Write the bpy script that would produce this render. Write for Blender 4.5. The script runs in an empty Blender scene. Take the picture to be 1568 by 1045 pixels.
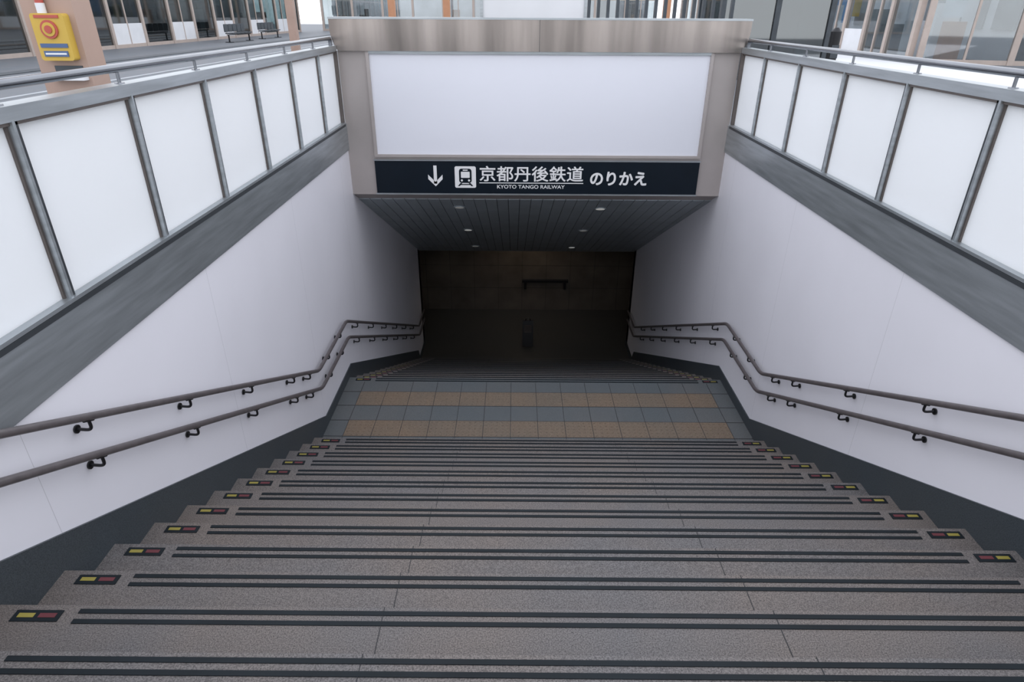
import bpy, math, random
from mathutils import Vector, Matrix
random.seed(4)
D=bpy.data; C=bpy.context
C.scene.view_settings.view_transform='Standard'
C.scene.view_settings.look='None'

# ------------------------------------------------------------ materials
def newmat(name):
    m=D.materials.new(name); m.use_nodes=True
    return m, m.node_tree.nodes, m.node_tree.links, m.node_tree.nodes['Principled BSDF']
def pmat(name,col,rough=.5,metal=0.,noise=0.,nscale=5.,spec=.5,emit=0.,bump=0.,stretch=None):
    m,N,L,b=newmat(name)
    b.inputs['Base Color'].default_value=(*col,1); b.inputs['Roughness'].default_value=rough
    b.inputs['Metallic'].default_value=metal; b.inputs['Specular IOR Level'].default_value=spec
    if emit>0:
        b.inputs['Emission Color'].default_value=(*col,1); b.inputs['Emission Strength'].default_value=emit
    if noise>0:
        tc=N.new('ShaderNodeTexCoord'); nz=N.new('ShaderNodeTexNoise'); nz.inputs['Scale'].default_value=nscale
        nz.inputs['Detail'].default_value=4
        src=tc.outputs['Object']
        if stretch:
            mp=N.new('ShaderNodeMapping'); mp.inputs['Scale'].default_value=stretch
            L.new(src,mp.inputs['Vector']); src=mp.outputs['Vector']
        L.new(src,nz.inputs['Vector'])
        r=N.new('ShaderNodeValToRGB')
        r.color_ramp.elements[0].position=.3; r.color_ramp.elements[1].position=.7
        r.color_ramp.elements[0].color=(*[c*(1-noise) for c in col],1)
        r.color_ramp.elements[1].color=(*[min(1,c*(1+noise)) for c in col],1)
        L.new(nz.outputs['Fac'],r.inputs['Fac']); L.new(r.outputs['Color'],b.inputs['Base Color'])
        if bump>0:
            bp=N.new('ShaderNodeBump'); bp.inputs['Strength'].default_value=bump; bp.inputs['Distance'].default_value=.003
            L.new(nz.outputs['Fac'],bp.inputs['Height']); L.new(bp.outputs['Normal'],b.inputs['Normal'])
    return m
def granite(name,base,amp=.36,tint=(1.06,1.0,.94),rough=.55):
    m,N,L,b=newmat(name)
    tc=N.new('ShaderNodeTexCoord')
    n1=N.new('ShaderNodeTexNoise'); n1.inputs['Scale'].default_value=190; n1.inputs['Detail'].default_value=3
    n2=N.new('ShaderNodeTexNoise'); n2.inputs['Scale'].default_value=1.3; n2.inputs['Detail'].default_value=5
    v=N.new('ShaderNodeTexVoronoi'); v.inputs['Scale'].default_value=85
    for n in (n1,n2,v): L.new(tc.outputs['Object'],n.inputs['Vector'])
    r=N.new('ShaderNodeValToRGB'); e=r.color_ramp.elements
    e[0].position=.38; e[0].color=(*[c*(1-amp) for c in base],1)
    e[1].position=.62; e[1].color=(*[c*(1+amp) for c in base],1)
    L.new(n1.outputs['Fac'],r.inputs['Fac'])
    r2=N.new('ShaderNodeValToRGB'); r2.color_ramp.elements[0].position=.35; r2.color_ramp.elements[1].position=.7
    r2.color_ramp.elements[0].color=(.88,.93,.98,1); r2.color_ramp.elements[1].color=(*tint,1)
    L.new(n2.outputs['Fac'],r2.inputs['Fac'])
    mx=N.new('ShaderNodeMix'); mx.data_type='RGBA'; mx.blend_type='MULTIPLY'; mx.inputs[0].default_value=1
    L.new(r.outputs['Color'],mx.inputs[6]); L.new(r2.outputs['Color'],mx.inputs[7])
    r3=N.new('ShaderNodeValToRGB'); r3.color_ramp.elements[0].position=.12; r3.color_ramp.elements[1].position=.22
    r3.color_ramp.elements[0].color=(.25,.25,.25,1); r3.color_ramp.elements[1].color=(1,1,1,1)
    L.new(v.outputs['Distance'],r3.inputs['Fac'])
    mx2=N.new('ShaderNodeMix'); mx2.data_type='RGBA'; mx2.blend_type='MULTIPLY'; mx2.inputs[0].default_value=.7
    L.new(mx.outputs[2],mx2.inputs[6]); L.new(r3.outputs['Color'],mx2.inputs[7])
    L.new(mx2.outputs[2],b.inputs['Base Color']); b.inputs['Roughness'].default_value=rough
    b.inputs['Specular IOR Level'].default_value=.3
    return m
def wallmat(name,col,period,off,rough=.3):
    m,N,L,b=newmat(name)
    tc=N.new('ShaderNodeTexCoord'); sx=N.new('ShaderNodeSeparateXYZ'); L.new(tc.outputs['Object'],sx.inputs[0])
    a=N.new('ShaderNodeMath'); a.operation='ADD'; a.inputs[1].default_value=off+50*period; L.new(sx.outputs['Y'],a.inputs[0])
    d=N.new('ShaderNodeMath'); d.operation='DIVIDE'; d.inputs[1].default_value=period; L.new(a.outputs[0],d.inputs[0])
    f=N.new('ShaderNodeMath'); f.operation='FRACT'; L.new(d.outputs[0],f.inputs[0])
    lt=N.new('ShaderNodeMath'); lt.operation='LESS_THAN'; lt.inputs[1].default_value=.0035/period; L.new(f.outputs[0],lt.inputs[0])
    nz=N.new('ShaderNodeTexNoise'); nz.inputs['Scale'].default_value=.9; nz.inputs['Detail'].default_value=6; L.new(tc.outputs['Object'],nz.inputs['Vector'])
    r=N.new('ShaderNodeValToRGB'); r.color_ramp.elements[0].color=(*[c*.96 for c in col],1); r.color_ramp.elements[1].color=(*col,1)
    r.color_ramp.elements[0].position=.35; r.color_ramp.elements[1].position=.6
    L.new(nz.outputs['Fac'],r.inputs['Fac'])
    mx=N.new('ShaderNodeMix'); mx.data_type='RGBA'; L.new(lt.outputs[0],mx.inputs[0]); L.new(r.outputs['Color'],mx.inputs[6])
    mx.inputs[7].default_value=(*[c*.72 for c in col],1)
    L.new(mx.outputs[2],b.inputs['Base Color']); b.inputs['Roughness'].default_value=rough
    b.inputs['Specular IOR Level'].default_value=.35
    return m
def frosted(name,col,trans=.5):
    m,N,L,b=newmat(name); N.remove(b)
    tc=N.new('ShaderNodeTexCoord'); nz=N.new('ShaderNodeTexNoise'); nz.inputs['Scale'].default_value=.8; L.new(tc.outputs['Object'],nz.inputs['Vector'])
    r=N.new('ShaderNodeValToRGB'); r.color_ramp.elements[0].color=(*[c*.95 for c in col],1); r.color_ramp.elements[1].color=(*col,1)
    L.new(nz.outputs['Fac'],r.inputs['Fac'])
    d=N.new('ShaderNodeBsdfDiffuse'); t=N.new('ShaderNodeBsdfTranslucent'); g=N.new('ShaderNodeBsdfGlossy'); g.inputs['Roughness'].default_value=.3
    L.new(r.outputs['Color'],d.inputs['Color']); L.new(r.outputs['Color'],t.inputs['Color'])
    m1=N.new('ShaderNodeMixShader'); m1.inputs[0].default_value=trans; L.new(d.outputs[0],m1.inputs[1]); L.new(t.outputs[0],m1.inputs[2])
    m2=N.new('ShaderNodeMixShader'); m2.inputs[0].default_value=.04; L.new(m1.outputs[0],m2.inputs[1]); L.new(g.outputs[0],m2.inputs[2])
    L.new(m2.outputs[0],N['Material Output'].inputs['Surface'])
    return m
def glassmat(name,tint,refl=.35):
    m,N,L,b=newmat(name); N.remove(b)
    tc=N.new('ShaderNodeTexCoord'); nz=N.new('ShaderNodeTexNoise'); nz.inputs['Scale'].default_value=.5; L.new(tc.outputs['Object'],nz.inputs['Vector'])
    r=N.new('ShaderNodeValToRGB'); r.color_ramp.elements[0].color=(*[c*.7 for c in tint],1); r.color_ramp.elements[1].color=(*tint,1)
    L.new(nz.outputs['Fac'],r.inputs['Fac'])
    t=N.new('ShaderNodeBsdfTransparent'); L.new(r.outputs['Color'],t.inputs['Color'])
    g=N.new('ShaderNodeBsdfGlossy'); g.inputs['Roughness'].default_value=.03
    mm=N.new('ShaderNodeMixShader'); mm.inputs[0].default_value=refl
    L.new(t.outputs[0],mm.inputs[1]); L.new(g.outputs[0],mm.inputs[2]); L.new(mm.outputs[0],N['Material Output'].inputs['Surface'])
    return m

M={}
M['granite']=granite('stair_granite',(.128,.115,.109))
M['granite_grey']=granite('landing_grey_stone',(.105,.112,.113),tint=(1.03,1,1))
M['granite_dark']=granite('skirting_dark_stone',(.052,.060,.066),amp=.25,tint=(1,1,1),rough=.4)
M['orange']=granite('tactile_ochre_tile',(.165,.128,.095),amp=.25,tint=(1.06,1,.95))
M['joint']=pmat('joint_grout',(.03,.03,.032),.8,noise=.2)
M['groove']=pmat('antislip_rubber',(.008,.012,.015),.6,noise=.2,spec=.2)
M['yellow']=pmat('marker_yellow',(.25,.21,.04),.5,noise=.1)
M['red']=pmat('marker_red',(.11,.020,.026),.5,noise=.1)
M['wall']=wallmat('white_wall_panel',(.81,.80,.85),1.8,-.35)
M['steel']=pmat('brushed_stainless',(.40,.43,.45),.34,.7,noise=.16,nscale=2,stretch=(1,1,12))
M['steel_dark']=pmat('dark_stainless',(.22,.23,.25),.25,.9,noise=.1,nscale=3)
M['steel_warm']=pmat('portal_stainless',(.30,.265,.245),.26,.85,noise=.4,nscale=1.6,stretch=(2.2,1,.15))  # stretched noise paints the cap's vertical reflection streaks into the base colour
M['beige']=pmat('portal_beige_metal',(.42,.38,.365),.45,.25,noise=.06,nscale=2)
M['mull']=pmat('mullion_bronze',(.15,.13,.12),.4,.6,noise=.1)
M['dark']=pmat('dark_gasket',(.03,.035,.04),.5,noise=.1)
M['frost']=frosted('frosted_panel',(.95,.96,.97),.5)
M['lightbox']=pmat('lightbox_acrylic',(.76,.77,.83),.3,noise=.02,nscale=.6)
M['signblack']=pmat('sign_face_black',(.003,.008,.015),.4,noise=.1,spec=.25)
M['signwhite']=pmat('sign_white',(.80,.80,.80),.4,noise=.02)
M['rail']=pmat('handrail_brown_resin',(.095,.083,.085),.32,noise=.15,nscale=20)
M['bracket']=pmat('bracket_black',(.012,.012,.014),.35,.3,noise=.1)
M['ceil']=pmat('ceiling_slat_metal',(.38,.43,.46),.4,.2,noise=.08,nscale=3)
M['ceil_back']=pmat('ceiling_gap',(.03,.032,.035),.8,noise=.1)
M['lamp_off']=pmat('downlight_lens',(.75,.75,.72),.3,noise=.02,emit=.08)
M['lamp_on']=pmat('downlight_lens_lit',(.75,.75,.72),.3,noise=.02,emit=.3)
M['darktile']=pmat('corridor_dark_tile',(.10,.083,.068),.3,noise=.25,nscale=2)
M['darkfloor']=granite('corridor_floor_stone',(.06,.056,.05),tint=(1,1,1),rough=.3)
M['plat']=granite('platform_paving',(.14,.15,.16),amp=.15,tint=(1.05,1,1))
M['kerb']=pmat('kerb_light_stone',(.36,.38,.40),.6,noise=.08,nscale=2)
M['white']=pmat('white_paint',(.72,.73,.75),.5,noise=.04,nscale=2)
M['tan']=pmat('tan_steel_paint',(.40,.275,.22),.45,noise=.08,nscale=2)
M['boxyellow']=pmat('callbox_yellow',(.56,.37,.06),.4,noise=.05)
M['boxred']=pmat('callbox_red',(.45,.08,.06),.4,noise=.05)
M['boxblue']=pmat('callbox_blue_label',(.07,.12,.25),.4,noise=.05)
M['glass']=glassmat('storefront_glass',(.38,.48,.50),.22)
M['glass_clear']=glassmat('storefront_clear_glass',(.85,.90,.92),.2)
M['inner']=pmat('shop_interior_wall',(.24,.26,.27),.7,noise=.35,nscale=.8)
M['frame']=pmat('shopfront_beige_frame',(.45,.375,.33),.45,noise=.06)
M['orangepost']=pmat('orange_post',(.50,.24,.13),.5,noise=.06)
M['bluepanel']=pmat('blue_sign_panel',(.10,.30,.6),.5,noise=.1)
M['greydark']=pmat('dark_fascia',(.05,.06,.07),.5,noise=.2)

# ------------------------------------------------------------ mesh builder
class MB:
    def __init__(s,T=None): s.v=[];s.f=[];s.m=[];s.sm=[];s.mats=[];s.T=T or Matrix.Identity(4)
    def mi(s,k):
        if k not in s.mats: s.mats.append(k)
        return s.mats.index(k)
    def add(s,vs,fs,k,smooth=False):
        o=len(s.v); s.v+= [tuple(s.T@Vector(p)) for p in vs]; i=s.mi(k)
        for f in fs: s.f.append([o+a for a in f]); s.m.append(i); s.sm.append(smooth)
    def box(s,x0,x1,y0,y1,z0,z1,k):
        vs=[(x,y,z) for z in (z0,z1) for y in (y0,y1) for x in (x0,x1)]
        s.add(vs,[(0,2,3,1),(4,5,7,6),(0,1,5,4),(2,6,7,3),(0,4,6,2),(1,3,7,5)],k)
    def prism(s,poly,x0,x1,k):
        n=len(poly); vs=[(x0,y,z) for y,z in poly]+[(x1,y,z) for y,z in poly]
        fs=[tuple(range(n))[::-1],tuple(range(n,2*n))]+[(i,(i+1)%n,n+(i+1)%n,n+i) for i in range(n)]
        s.add(vs,fs,k)
    def plateXZ(s,poly,y0,y1,k):
        n=len(poly); vs=[(x,y0,z) for x,z in poly]+[(x,y1,z) for x,z in poly]
        fs=[tuple(range(n)),tuple(range(n,2*n))[::-1]]+[((i+1)%n,i,n+i,n+(i+1)%n) for i in range(n)]
        s.add(vs,fs,k)
    def rrect(s,x0,x1,z0,z1,r,y0,y1,k):
        p=[]
        for cx,cz,a0 in ((x1-r,z1-r,0),(x0+r,z1-r,90),(x0+r,z0+r,180),(x1-r,z0+r,270)):
            for j in range(6):
                a=math.radians(a0+j*18); p.append((cx+r*math.cos(a),cz+r*math.sin(a)))
        s.plateXZ(p[::-1],y0,y1,k)
    def tube(s,path,r,k,seg=12,fillet=0.,caps=True):
        P=[Vector(p) for p in path]
        if fillet>0 and len(P)>2:
            Q=[P[0]]
            for i in range(1,len(P)-1):
                a=(P[i-1]-P[i]); b=(P[i+1]-P[i]); f=min(fillet,a.length*.45,b.length*.45)
                A=P[i]+a.normalized()*f; B=P[i]+b.normalized()*f
                for j in range(7):
                    t=j/6; Q.append(A*(1-t)**2+P[i]*2*t*(1-t)+B*t*t)
            Q.append(P[-1]); P=Q
        rings=[]; n=len(P)
        t0=(P[1]-P[0]).normalized(); up=Vector((0,0,1)) if abs(t0.z)<.9 else Vector((0,1,0))
        nrm=t0.cross(up).normalized()
        for i in range(n):
            if i==0: t=(P[1]-P[0])
            elif i==n-1: t=P[-1]-P[-2]
            else: t=(P[i+1]-P[i]).normalized()+(P[i]-P[i-1]).normalized()
            t.normalize(); nrm=(nrm-t*nrm.dot(t)).normalized(); bi=t.cross(nrm)
            rings.append([P[i]+(nrm*math.cos(2*math.pi*j/seg)+bi*math.sin(2*math.pi*j/seg))*r for j in range(seg)])
        vs=[p for R in rings for p in R]
        fs=[(i*seg+j,i*seg+(j+1)%seg,(i+1)*seg+(j+1)%seg,(i+1)*seg+j) for i in range(n-1) for j in range(seg)]
        s.add(vs,fs,k,True)
        if caps:
            s.add(rings[0],[tuple(range(seg))[::-1]],k); s.add(rings[-1],[tuple(range(seg))],k)
    def frustum(s,x,y,z,r0,r1,h,k,seg=8):
        a=[(x+r0*math.cos(6.2832*j/seg),y+r0*math.sin(6.2832*j/seg),z) for j in range(seg)]
        b=[(x+r1*math.cos(6.2832*j/seg),y+r1*math.sin(6.2832*j/seg),z+h) for j in range(seg)]
        s.add(a+b,[(j,(j+1)%seg,seg+(j+1)%seg,seg+j) for j in range(seg)]+[tuple(range(seg,2*seg))],k)
    def obj(s,name,parent=None):
        me=D.meshes.new(name); me.from_pydata(s.v,[],s.f)
        for k in s.mats: me.materials.append(M[k])
        me.polygons.foreach_set('material_index',s.m); me.polygons.foreach_set('use_smooth',s.sm)
        me.update(); o=D.objects.new(name,me); C.collection.objects.link(o)
        if parent: o.parent=parent
        return o

# ------------------------------------------------------------ dimensions
XL,XR=-2.05,2.58
R=2.59/16; T=.324
YN=5.315
YT=YN-15*T
ZL=-2.59; YL2=6.8
YB=YL2+16*T; ZB=ZL-17*R
YP=8.0; ZP=-.60
YE=13.0; ZE=ZP-.5*(YE-YP)

# ------------------------------------------------------------ platform floor
b=MB()
b.box(-60,XL-.12,-12,90,-.3,0,'plat'); b.box(XR+.12,60,-12,90,-.3,0,'plat')
b.box(XL-.12,XR+.12,-12,YT,-.3,0,'plat'); b.box(XL-.12,XR+.12,YP+.26,90,-.3,0,'plat')
b.obj('floor')

# ------------------------------------------------------------ staircase
st=MB()
def treadmarks(y,z):
    h=.0025
    for off in (.028,.075):
        st.box(XL+.345,XR-.30,y-off-.011,y-off+.009,z-.002,z+h,'groove')
    for sgn,x0 in ((1,XL+.10),(-1,XR-.06)):
        def bx(a,c,ya,yb,hh,k):
            xs=sorted((x0+sgn*a,x0+sgn*c)); st.box(xs[0],xs[1],ya,yb,z-.002,z+hh,k)
        bx(0,.185,y-.078,y-.026,h,'groove')
        bx(.018,.082,y-.061,y-.041,h+.001,'yellow'); bx(.100,.167,y-.061,y-.041,h+.001,'red')
def joints(ya,yb,z):
    for i in (1,2):
        x=XL+(XR-XL)*i/3
        st.box(x-.0015,x+.0015,ya,yb,z-.002,z+.0012,'joint')
XA,XB=XL+.001,XR-.001
for n in range(1,17):
    y=YN-(n-1)*T; z=ZL+n*R
    if n<16: st.box(XA,XB,y-T,y,z-.5,z,'granite')
    else: st.box(XA,XB,y-.32,y+.0,z-.25,z+.001,'granite')
    treadmarks(y,z+.001); joints(y-T,y,z+.001)
for m in range(0,17):
    y=YL2+m*T; z=ZL-m*R
    if m>0: st.box(XA,XB,y-T,y,z-.5,z,'granite')
    if m<17: treadmarks(y,z+.001)
    if m>0: joints(y-T,y,z)
st.box(XA,XB,YN,YL2,ZL-.5,ZL,'granite_grey')
x0=.27-2.1
rows=[(5.335,5.567,0),(5.567,5.867,1),(5.867,6.167,0),(6.167,6.467,1),(6.467,6.70,0)]
for ya,yb,o in rows:
    st.box(XA,XB,ya-.002,ya+.002,ZL-.002,ZL+.004,'joint')
    for i in range(15):
        x=x0+.3*i
        st.box(x-.002,x+.002,ya,yb,ZL-.002,ZL+.004,'joint')
    if o:
        for i in range(14):
            x=x0+.3*i
            st.box(x+.003,x+.297,ya+.003,yb-.003,ZL-.002,ZL+.003,'orange')
            for a in range(5):
                for c in range(5):
                    st.frustum(x+.03+.06*a,ya+.03+.06*c,ZL+.003,.012,.007,.005,'orange',6)
st.obj('staircase')

# ------------------------------------------------------------ stairwell walls
for nm,xa,xb in (('wall_left',XL-.2,XL),('wall_right',XR,XR+.2)):
    w=MB(); w.box(xa,xb,-.2,YE,ZB-.3,-.02,'wall'); w.obj(nm)
for nm,xa,xb in (('baseboard_left',XL,XL+.012),('baseboard_right',XR-.012,XR)):
    s=MB()
    nl=lambda y: ZL+R+.5*(YN-y)
    ya=.6
    k1=YN+( (ZL+R+.19)-(ZL+.12))/.5
    k2=YL2+(.19-.12)/.5
    top=[(ya,nl(ya)+.19),(k1,ZL+.12),(k2,ZL+.12),(YB,ZL+.19-.5*(YB-YL2)),(YB+.15,ZB+.12),(YE,ZB+.12)]
    def quad(a,b_,c,d): s.prism([a,b_,c,d],xa,xb,'granite_dark')
    quad(top[0],top[1],(k1,ZL-.4),(ya,nl(ya)-.7))
    quad(top[1],top[2],(k2,ZL-.4),(k1,ZL-.4))
    quad(top[2],top[3],(YB,ZB-.3),(k2,ZL-.4))
    quad(top[3],top[4],(YB+.15,ZB-.3),(YB,ZB-.3))
    quad(top[4],top[5],(YE,ZB-.3),(YB+.15,ZB-.3))
    s.obj(nm)

# ------------------------------------------------------------ lower corridor
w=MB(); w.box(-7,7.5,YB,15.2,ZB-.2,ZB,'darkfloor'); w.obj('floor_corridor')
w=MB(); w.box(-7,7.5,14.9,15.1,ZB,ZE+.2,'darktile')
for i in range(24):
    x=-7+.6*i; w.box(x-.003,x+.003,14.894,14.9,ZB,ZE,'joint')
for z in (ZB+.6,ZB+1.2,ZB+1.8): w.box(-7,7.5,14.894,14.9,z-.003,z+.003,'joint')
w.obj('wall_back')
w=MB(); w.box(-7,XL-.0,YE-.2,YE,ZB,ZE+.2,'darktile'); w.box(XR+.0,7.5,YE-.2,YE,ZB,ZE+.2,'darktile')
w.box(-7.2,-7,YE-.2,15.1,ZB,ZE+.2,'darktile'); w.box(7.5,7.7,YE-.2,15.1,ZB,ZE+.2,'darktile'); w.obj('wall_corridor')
w=MB(); w.box(-7.2,7.7,YE,15.1,ZE,ZE+.2,'ceil'); w.obj('ceiling_corridor')
w=MB(); w.box(.2,1.35,14.80,14.89,ZB+.78,ZB+.84,'bracket'); w.box(.25,.31,14.80,14.89,ZB+.60,ZB+.78,'bracket'); w.box(1.24,1.30,14.80,14.89,ZB+.60,ZB+.78,'bracket')
w.obj('wall_rail_shelf')
w=MB()
for yy,tl in ((12.95,.10),(13.15,-.10)):
    w.add([(.2,yy-tl*.9,ZB),(.44,yy-tl*.9,ZB),(.44,13.05,ZB+.56),(.2,13.05,ZB+.56),(.2,yy-tl*.9+.015,ZB),(.44,yy-tl*.9+.015,ZB),(.44,13.065,ZB+.56),(.2,13.065,ZB+.56)],
      [(0,1,2,3),(7,6,5,4),(0,4,5,1),(1,5,6,2),(2,6,7,3),(3,7,4,0)],'bracket')
w.rrect(.23,.41,ZB+.3,ZB+.48,.03,12.955,12.975,'mull')
w.tube([(.27,13.055,ZB+.55),(.27,13.055,ZB+.61),(.37,13.055,ZB+.61),(.37,13.055,ZB+.55)],.01,'bracket',8,.02)
w.obj('floor_sign_stand')

# ------------------------------------------------------------ sloping slatted ceiling
c=MB()
al=math.atan(.5)
def cz(y): return ZP-.5*(y-YP)
c.prism([(YP+.27,cz(YP+.27)+.012),(YE,cz(YE)+.012),(YE,cz(YE)+.25),(YP+.27,cz(YP+.27)+.25)],XL-.1,XR+.1,'ceil_back')
for a,d_ in ((YP+.262,9.75),(9.758,11.6),(11.608,YE)):
    x=XL
    while x<XR-.01:
        x2=min(x+.143,XR)
        c.prism([(a,cz(a)),(d_,cz(d_)),(d_,cz(d_)+.03),(a,cz(a)+.03)],x,x2,'ceil'); x+=.1514
c.obj('ceiling')
nd=Vector((0,-math.sin(al),-math.cos(al)))
for (x,y,k) in ((-.77,8.72,'lamp_off'),(1.2,8.76,'lamp_on'),(-.79,10.47,'lamp_on'),(1.17,10.47,'lamp_off'),(-.79,12.3,'lamp_off'),(1.17,12.4,'lamp_on')):
    d=MB(); p=Vector((x,y,cz(y)))
    d.tube([p-nd*.02,p+nd*.008],.085,'ceil',24); d.tube([p+nd*.003,p+nd*.011],.062,k,24)
    d.obj('recessed_downlight')

# ------------------------------------------------------------ portal
p=MB()
p.prism([(YP+.02,ZP),(YP+.26,ZP-.12),(YP+.26,1.30),(YP+.02,1.30)],XL,XR,'beige')
p.box(XL,XL+.33,YP,YP+.03,ZP,1.06,'beige')
p.box(XR-.30,XR,YP,YP+.03,ZP,1.06,'beige')
p.box(XL+.33,XR-.30,YP,YP+.03,-.16,-.11,'beige')
p.box(XL+.33,XR-.30,YP,YP+.03,ZP,ZP+.02,'steel')
cap=[(XL-.05,1.39)]
for j in range(7):   # rounded shoulders
    a=j/6; cap.append((XL-.05+.07*a*a, 1.30-.24*a))
for j in range(6,-1,-1):
    a=j/6; cap.append((XR+.06-.07*a*a, 1.30-.24*a))
cap.append((XR+.06,1.39))
p.plateXZ(cap,YP-.06,YP+.30,'steel_warm')
p.box(XL-.055,XR+.065,YP-.07,YP+.31,1.385,1.405,'steel')
p.box(.27-.002,.27+.002,YP-.062,YP-.055,1.06,1.385,'dark')
p.obj('underpass_portal')
l=MB()
lx0,lx1,lz0,lz1=-1.69,2.24,-.10,1.03
l.box(lx0,lx1,YP-.01,YP+.02,lz0,lz1,'lightbox')
for a in ((lx0-.035,lx0,lz0-.03,lz1+.03),(lx1,lx1+.035,lz0-.03,lz1+.03)): l.box(a[0],a[1],YP-.035,YP+.02,a[2],a[3],'beige')
l.box(lx0-.0,lx1,YP-.035,YP+.02,lz0-.03,lz0,'beige'); l.box(lx0,lx1,YP-.035,YP+.02,lz1,lz1+.03,'steel')
l.obj('advertising_panel')

# ------------------------------------------------------------ direction sign
s=MB()
sx0,sx1,sz0,sz1=-1.735,2.28,-.575,-.175
ys=YP-.03
s.box(sx0,sx1,ys,YP+.02,sz0,sz1,'signblack')
s.box(sx0-.01,sx1+.01,ys-.006,YP+.02,sz0-.018,sz0,'steel'); s.box(sx0-.01,sx1+.01,ys-.006,YP+.02,sz1,sz1+.015,'steel')
yf=ys-.003
def PX(px): return (px-789)*.00823
def PZ(py): return -.18-(py-247)*.0083
ax=PX(668.5)
s.box(ax-.02,ax+.02,yf,ys,PZ(280),PZ(253),'signwhite')
w_=.09; t_=.055
s.plateXZ([(ax,PZ(284)),(ax-w_,PZ(284)+w_),(ax-w_,PZ(284)+w_+t_),(ax,PZ(284)+t_)],yf,ys,'signwhite')
s.plateXZ([(ax,PZ(284)),(ax,PZ(284)+t_),(ax+w_,PZ(284)+w_+t_),(ax+w_,PZ(284)+w_)],yf,ys,'signwhite')
ix0,ix1,iz0,iz1=PX(698),PX(730),PZ(286),PZ(254)
ic=(ix0+ix1)/2
s.rrect(ix0,ix1,iz0,iz1,.02,yf,ys,'signwhite')
y2=yf-.002
s.rrect(ic-.078,ic+.078,iz0+.062,iz1-.028,.03,y2,yf,'signblack')
s.rrect(ic-.055,ic+.055,iz0+.125,iz1-.065,.008,y2-.002,y2,'signwhite')
s.box(ic-.03,ic+.03,y2-.002,y2,iz1-.052,iz1-.04,'signwhite')
for q in (-1,1):
    s.rrect(ic+q*.045-.013,ic+q*.045+.013,iz0+.08,iz0+.106,.012,y2-.002,y2,'signwhite')
    s.plateXZ([(ic+q*.05-.012,iz0+.06),(ic+q*.05+.012,iz0+.06),(ic+q*.085+.012,iz0+.022),(ic+q*.085-.012,iz0+.022)],y2,yf,'signblack')
s.box(ic-.06,ic+.06,y2,yf,iz0+.036,iz0+.048,'signblack')
s.box(PX(735),PX(893),yf,ys,PZ(279.0),PZ(277.8),'signwhite')
so=s.obj('station_direction_sign')
def text(t,x0,x1,zc,h,bold,nm):
    cu=D.curves.new(nm,'FONT'); cu.body=t; cu.size=1; cu.extrude=0.0; cu.resolution_u=6
    o=D.objects.new(nm+'_tmp',cu); C.collection.objects.link(o); C.view_layer.update()
    me=o.to_mesh()
    V=[(v.co.x,v.co.y) for v in me.vertices]; F=[list(p.vertices) for p in me.polygons]
    o.to_mesh_clear(); D.objects.remove(o)
    xs=[v[0] for v in V]; zs=[v[1] for v in V]
    x0+=bold; x1-=bold; h-=2*bold
    sx=(x1-x0)/(max(xs)-min(xs)); sy=h/(max(zs)-min(zs))
    vs=[];fs=[]
    shifts=[(0,0)] if bold==0 else [(0,0)]+[(bold*math.cos(a*math.pi/4),bold*math.sin(a*math.pi/4)) for a in range(8)]
    for i,(dx,dz) in enumerate(shifts):
        o_=len(vs)
        for x,z in V: vs.append((x0+(x-min(xs))*sx+dx, ys-.002-.0002*i, zc-h/2+(z-min(zs))*sy+dz))
        fs+=[[o_+a for a in f] for f in F]
    m=D.meshes.new(nm); m.from_pydata(vs,[],fs); m.materials.append(M['signwhite']); m.update()
    ob=D.objects.new(nm,m); C.collection.objects.link(ob); ob.parent=so
text('京都丹後鉄道',PX(735.5),PX(892.5),PZ(264.6),.19,.0028,'kanji_lettering')
text('のりかえ',PX(903),PX(989),PZ(271),.172,.006,'kana_lettering')
text('KYOTO TANGO RAILWAY',PX(762),PX(865),PZ(284),.046,.0010,'latin_lettering')

# ------------------------------------------------------------ parapets
def parapet(side):
    q=MB(); X=XL if side<0 else XR
    def bx(a,c,y0,y1,z0,z1,k):
        xs=sorted((X+side*a,X+side*c)); q.box(xs[0],xs[1],y0,y1,z0,z1,k)
    y0,y1=-.9,YP-.065
    bx(-.015,.12,y0,y1,-.05,.235,'steel'); bx(-.02,.13,y0,y1,.235,.26,'dark')
    bx(-.02,.11,y0,y1,.262,.28,'steel')
    bx(-.01,.10,y0,y1,1.055,1.115,'steel')
    bx(.0,.03,y0,y1,1.04,1.056,'mull')
    bx(-.015,.12,y1,YP,-.05,.26,'steel')
    ys_=[-.9,0,.9,1.8,2.7,3.6,4.5,5.4,6.3,7.2]
    for i,y in enumerate(ys_):
        yn=ys_[i+1] if i<9 else YP-.04
        bx(.025,.04,y+.025,yn-.025,.28,1.045,'frost')
        bx(-.012,.08,y-.022,y-.006,.27,1.06,'steel'); bx(.0,.08,y-.006,y+.024,.27,1.06,'dark')
        bx(.012,.024,y-.034,y-.022,.28,1.045,'mull')
        xx=X+side*.045
        q.tube([(xx,y,1.11),(xx,y,1.18)],.009,'steel_dark',10); q.frustum(xx,y,1.115,.026,.024,.006,'steel_dark',16)
    bx(-.012,.06,y1-.04,y1,.27,1.06,'mull')
    xx=X+side*.045
    q.tube([(xx,y0,1.19),(xx,YP-.20,1.19),(xx,YP-.10,1.19),(xx,YP-.10,1.10)],.021,'steel_dark',16,.07)
    return q.obj('glass_parapet_railing')
parapet(-1); parapet(1)

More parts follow.
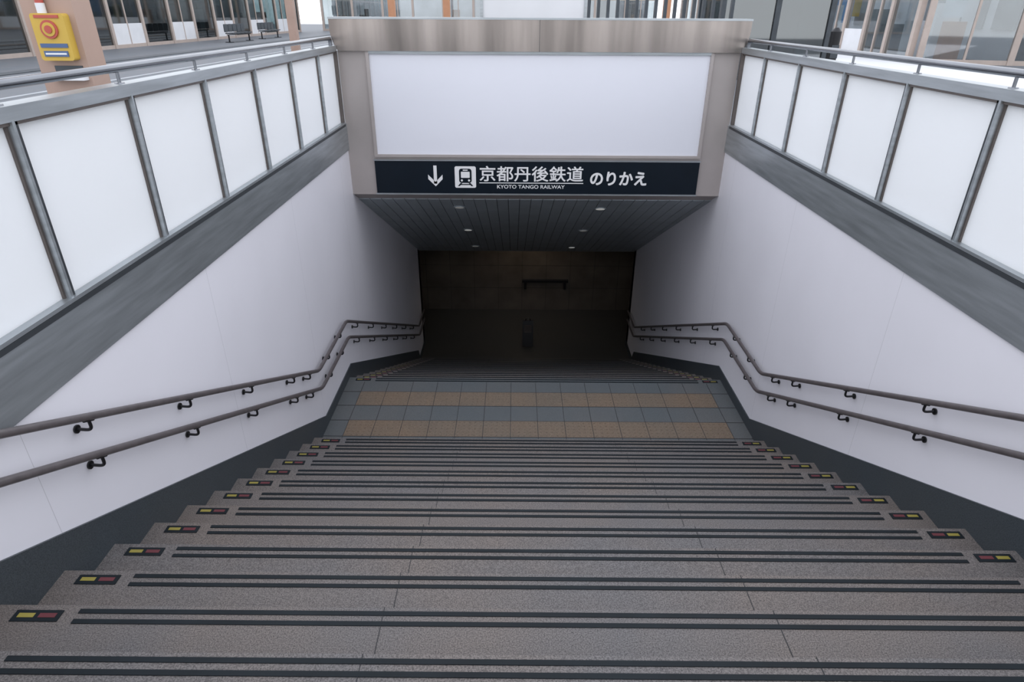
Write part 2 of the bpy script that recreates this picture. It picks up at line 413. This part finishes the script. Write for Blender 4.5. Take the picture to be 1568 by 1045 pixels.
# ------------------------------------------------------------ stair handrails
def handrail(side):
    q=MB(); X=XL if side<0 else XR
    xr=X-side*.075
    nl=lambda y: ZL+R+.5*(YN-y)
    for dh,zl in ((.775,ZL+.81),(.565,ZL+.59)):
        kk=YN-(zl-dh-(ZL+R))/.5
        k2=YL2+(dh+ZL-zl)/.5+0
        path=[(xr,.25,nl(.25)+dh),(xr,kk,zl),(xr,k2,zl),(xr,YB-.1,zl-.5*(YB-.1-k2)),(xr,YE-.3,zl-.5*(YB-.1-k2))]
        q.tube(path,.019,'rail',16,.08)
        def zr(y):
            if y<kk: return nl(y)+dh
            if y<k2: return zl
            return zl-.5*(y-k2)
        yb=[.8,1.62,2.44,3.26,4.08,4.9,5.3,5.95,6.45,7.2,8.0,8.8,9.6,10.4,11.2]
        for y in yb:
            z=zr(y)
            q.tube([(X-side*.002,y,z-.07),(X-side*.010,y,z-.07)],.021,'bracket',16)
            q.tube([(X-side*.01,y,z-.07),(X-side*.078,y,z-.075),(xr,y,z-.01)],.008,'bracket',10,.03)
            sl=.014 if (y<kk or y>k2) else 0
            q.tube([(xr,y-.028,z-.017+sl),(xr,y+.028,z-.017-sl)],.010,'bracket',8)
    return q.obj('stair_handrail')
handrail(-1); handrail(1)

# ------------------------------------------------------------ column with emergency call box
q=MB(); q.box(-3.27,-2.93,4.72,4.93,0,3.6,'tan'); q.box(-3.30,-2.90,4.69,4.96,0,.12,'greydark')
q.box(-3.16,-2.97,4.712,4.722,1.05,1.12,'greydark'); q.box(-3.18,-2.95,4.66,4.72,1.03,1.05,'white')
q.obj('steel_column')
q=MB()
bx0,bx1=-3.19,-2.97; bc=(bx0+bx1)/2; yq=4.655
q.rrect(bx0,bx1,1.155,1.44,.02,yq,4.72,'boxyellow')
q.tube([(bc,yq,1.345),(bc,yq-.01,1.345)],.056,'boxred',24); q.tube([(bc,yq-.008,1.345),(bc,yq-.014,1.345)],.042,'boxyellow',24)
q.tube([(bc,yq-.012,1.345),(bc,yq-.02,1.345)],.024,'boxred',20)
q.box(bx0+.02,bx1-.02,yq-.006,yq,1.235,1.26,'boxblue'); q.box(bx0+.03,bx1-.03,yq-.006,yq,1.18,1.215,'boxblue')
q.box(bx0+.04,bx1-.04,yq-.008,yq,1.192,1.203,'white')
q.box(bx0+.03,bx1-.03,yq-.006,yq,1.412,1.43,'boxred')
q.tube([(-3.12,4.69,1.44),(-3.12,4.69,1.50)],.028,'white',16); q.tube([(-3.12,4.69,1.50),(-3.12,4.69,1.55)],.025,'boxred',16)
q.obj('emergency_call_box')

# ------------------------------------------------------------ background
def storefront(ox,oy,ang,length,bay=2.0,h=3.4,seed=1,dado=(0,3),gl='glass',inner='inner'):
    rnd=random.Random(seed)
    Tm=Matrix.Translation((ox,oy,0))@Matrix.Rotation(ang,4,'Z')
    q=MB(Tm)
    n=int(length/bay)
    for i in range(n+1):
        x=i*bay; q.box(x-.09,x+.09,-.08,.1,0,h,'frame')
        if i<n:
            if i%2==0: q.box(x+bay/2-.035,x+bay/2+.035,-.04,.06,.0,2.4,'frame')
            q.box(x+.09,x+bay-.09,-.05,.05,0,.14,'frame'); q.box(x+.09,x+bay-.09,-.05,.05,2.35,2.5,'frame')
            q.box(x+.09,x+bay-.09,-.005,.005,.14,2.35,gl); q.box(x+.09,x+bay-.09,-.005,.005,2.5,h,gl)
            if i%4 in dado: q.box(x+.09,x+bay-.09,-.03,-.01,.14,.95,'white')
            if rnd.random()<.5:
                z=.9+rnd.random()*.5; a=x+.25+rnd.random()*.6
                q.box(a,a+.6,.02,.03,z,z+.7,rnd.choice(['white','bluepanel','boxyellow','white','orangepost']))
            if rnd.random()<.7:
                a=x+.2+rnd.random()*.8; q.box(a,a+.7,1.2,1.8,0,1+rnd.random()*.8,rnd.choice(['greydark','white','inner','orangepost','frame']))
    q.box(-.1,n*bay+.1,-.15,.3,h,h+.7,'white')
    q.box(0,n*bay,3.4,3.5,0,h,inner)
    if inner=='inner': q.box(0,n*bay,.1,3.4,h-.06,h,'white')
    for i in range(n):
        q.box(i*bay+.4,i*bay+1.6,3.34,3.4,1.0,2.6,rnd.choice(['white','inner','white','bluepanel','greydark']))
    return q.obj('glass_storefront')
storefront(-17,14,math.pi/2,44,2.6,seed=2,dado=(0,2))
storefront(13.3,57.6,-math.pi/2,34,1.7,seed=5,dado=(1,),gl='glass_clear',inner='white')
storefront(13.5,23.3,-.35,14,2.6,seed=8,dado=(),gl='glass_clear',inner='white')
storefront(-16,59,0,28,2.5,seed=11,dado=(1,2),gl='glass_clear',inner='white')

q=MB()
for x,wd,k in ((-12.2,.25,'kerb'),(-11.5,.12,'greydark'),(-10.8,.3,'orange'),(-13.2,.5,'greydark'),(-9.4,.12,'kerb'),(-8.6,.12,'greydark'),(-7.6,.3,'kerb')):
    q.box(x,x+wd,-5,57,0,.02,k)
q.obj('platform_edge_kerb')
q=MB(); q.box(9.9,13.0,6,57,.0,.012,'white'); q.box(8.9,9.2,6,57,0,.016,'orange'); q.obj('light_paving_strip')

def chairs(x,y,n,ang):
    q=MB(Matrix.Translation((x,y,0))@Matrix.Rotation(ang,4,'Z'))
    q.box(-.1,n*.55+.1,.18,.24,.34,.38,'bracket')
    for i in range(n):
        a=i*.55; q.rrect(a+.03,a+.5,.48,.85,.06,.38,.42,'greydark'); q.box(a+.03,a+.5,-.02,.38,.4,.45,'greydark')
    for a in (0,n*.55):
        q.box(a-.03,a+.03,.0,.42,0,.03,'bracket'); q.box(a-.025,a+.025,.18,.24,.03,.36,'bracket')
    return q.obj('waiting_chair_row')
chairs(-14.5,36,5,math.pi/2); chairs(-14.6,41,5,math.pi/2)

q=MB(); q.tube([(5.3,11.7,0),(5.3,11.7,1.2)],.085,'bracket',20); q.frustum(5.3,11.7,1.2,.085,.03,.06,'bracket',20); q.frustum(5.3,11.7,0,.16,.15,.03,'bracket',20)
q.box(5.24,5.36,11.61,11.618,.8,1.0,'greydark'); q.obj('bollard')
q=MB(); q.box(-.46,.95,10.0,10.12,.45,2.3,'white'); q.box(-.5,-.46,9.98,10.14,0,2.34,'steel'); q.box(.95,.99,9.98,10.14,0,2.34,'steel'); q.box(-.5,.99,9.98,10.14,2.3,2.34,'steel')
q.obj('information_board')
q=MB()
for i in range(16): q.box(1.5+.2*i,1.56+.2*i,15,15.1,0,2.4,'greydark')
q.box(1.4,4.7,14.98,15.12,2.3,2.4,'greydark'); q.box(1.4,4.7,14.98,15.12,0.05,.15,'greydark'); q.obj('louvre_fence')
q=MB()
for x in (4.9,6.2,7.5):
    for y in (17.0,19.0): q.box(x-.06,x+.06,y-.06,y+.06,0,3.6,'greydark')
for x0_,x1_ in ((4.96,6.14),(6.26,7.44)):
    q.box(x0_,x1_,16.99,17.01,.1,3.4,'glass'); q.box(x0_,x1_,18.99,19.01,.1,3.4,'glass')
q.box(4.89,4.91,17.06,18.94,.1,3.4,'glass'); q.box(7.49,7.51,17.06,18.94,.1,3.4,'glass'); q.box(4.8,7.6,16.9,19.1,3.5,3.7,'greydark'); q.box(4.8,7.6,16.9,19.1,0,.1,'greydark')
q.box(5.3,7.1,17.9,18.1,.1,1.9,'inner')
q.obj('glass_lift_booth')
for x,y,k in ((-5.2,30,'orangepost'),(-2.9,30,'orangepost'),(6.3,30,'orangepost'),(-8.2,26,'tan')):
    q=MB(); q.box(x-.14,x+.14,y-.14,y+.14,0,3.6,k); q.box(x-.2,x+.2,y-.2,y+.2,0,.1,'greydark'); q.obj('concourse_post')

# ------------------------------------------------------------ light
wd=D.worlds.new('World'); C.scene.world=wd; wd.use_nodes=True
N=wd.node_tree.nodes; L=wd.node_tree.links
bg=N['Background']
tc=N.new('ShaderNodeTexCoord'); sx=N.new('ShaderNodeSeparateXYZ'); L.new(tc.outputs['Generated'],sx.inputs[0])
rp=N.new('ShaderNodeValToRGB'); e=rp.color_ramp.elements
e[0].position=0; e[0].color=(.85,.88,.92,1); e[1].position=.8; e[1].color=(.91,.94,1.04,1)
L.new(sx.outputs['Z'],rp.inputs['Fac']); L.new(rp.outputs['Color'],bg.inputs['Color']); bg.inputs['Strength'].default_value=1.9
la=D.lights.new('corridor_fill','AREA'); la.energy=5; la.size=1.0; la.color=(1,.85,.68)  # added fill light without a fixture, lifts the blacks in the lower corridor
lo=D.objects.new('corridor_fill',la); lo.location=(.3,13.9,ZE-.02); C.collection.objects.link(lo)

# ------------------------------------------------------------ camera
cam=D.cameras.new('camera'); co=D.objects.new('camera',cam); C.collection.objects.link(co)
cam.sensor_width=36; cam.lens=972/1568*36; cam.clip_start=.05; cam.clip_end=300
co.matrix_world=Matrix.Translation((0,0,1.46))@Matrix.Rotation(math.radians(.18),4,'Z')@Matrix.Rotation(math.radians(90-27.4),4,'X')@Matrix.Rotation(math.radians(.3),4,'Z')
C.scene.camera=co
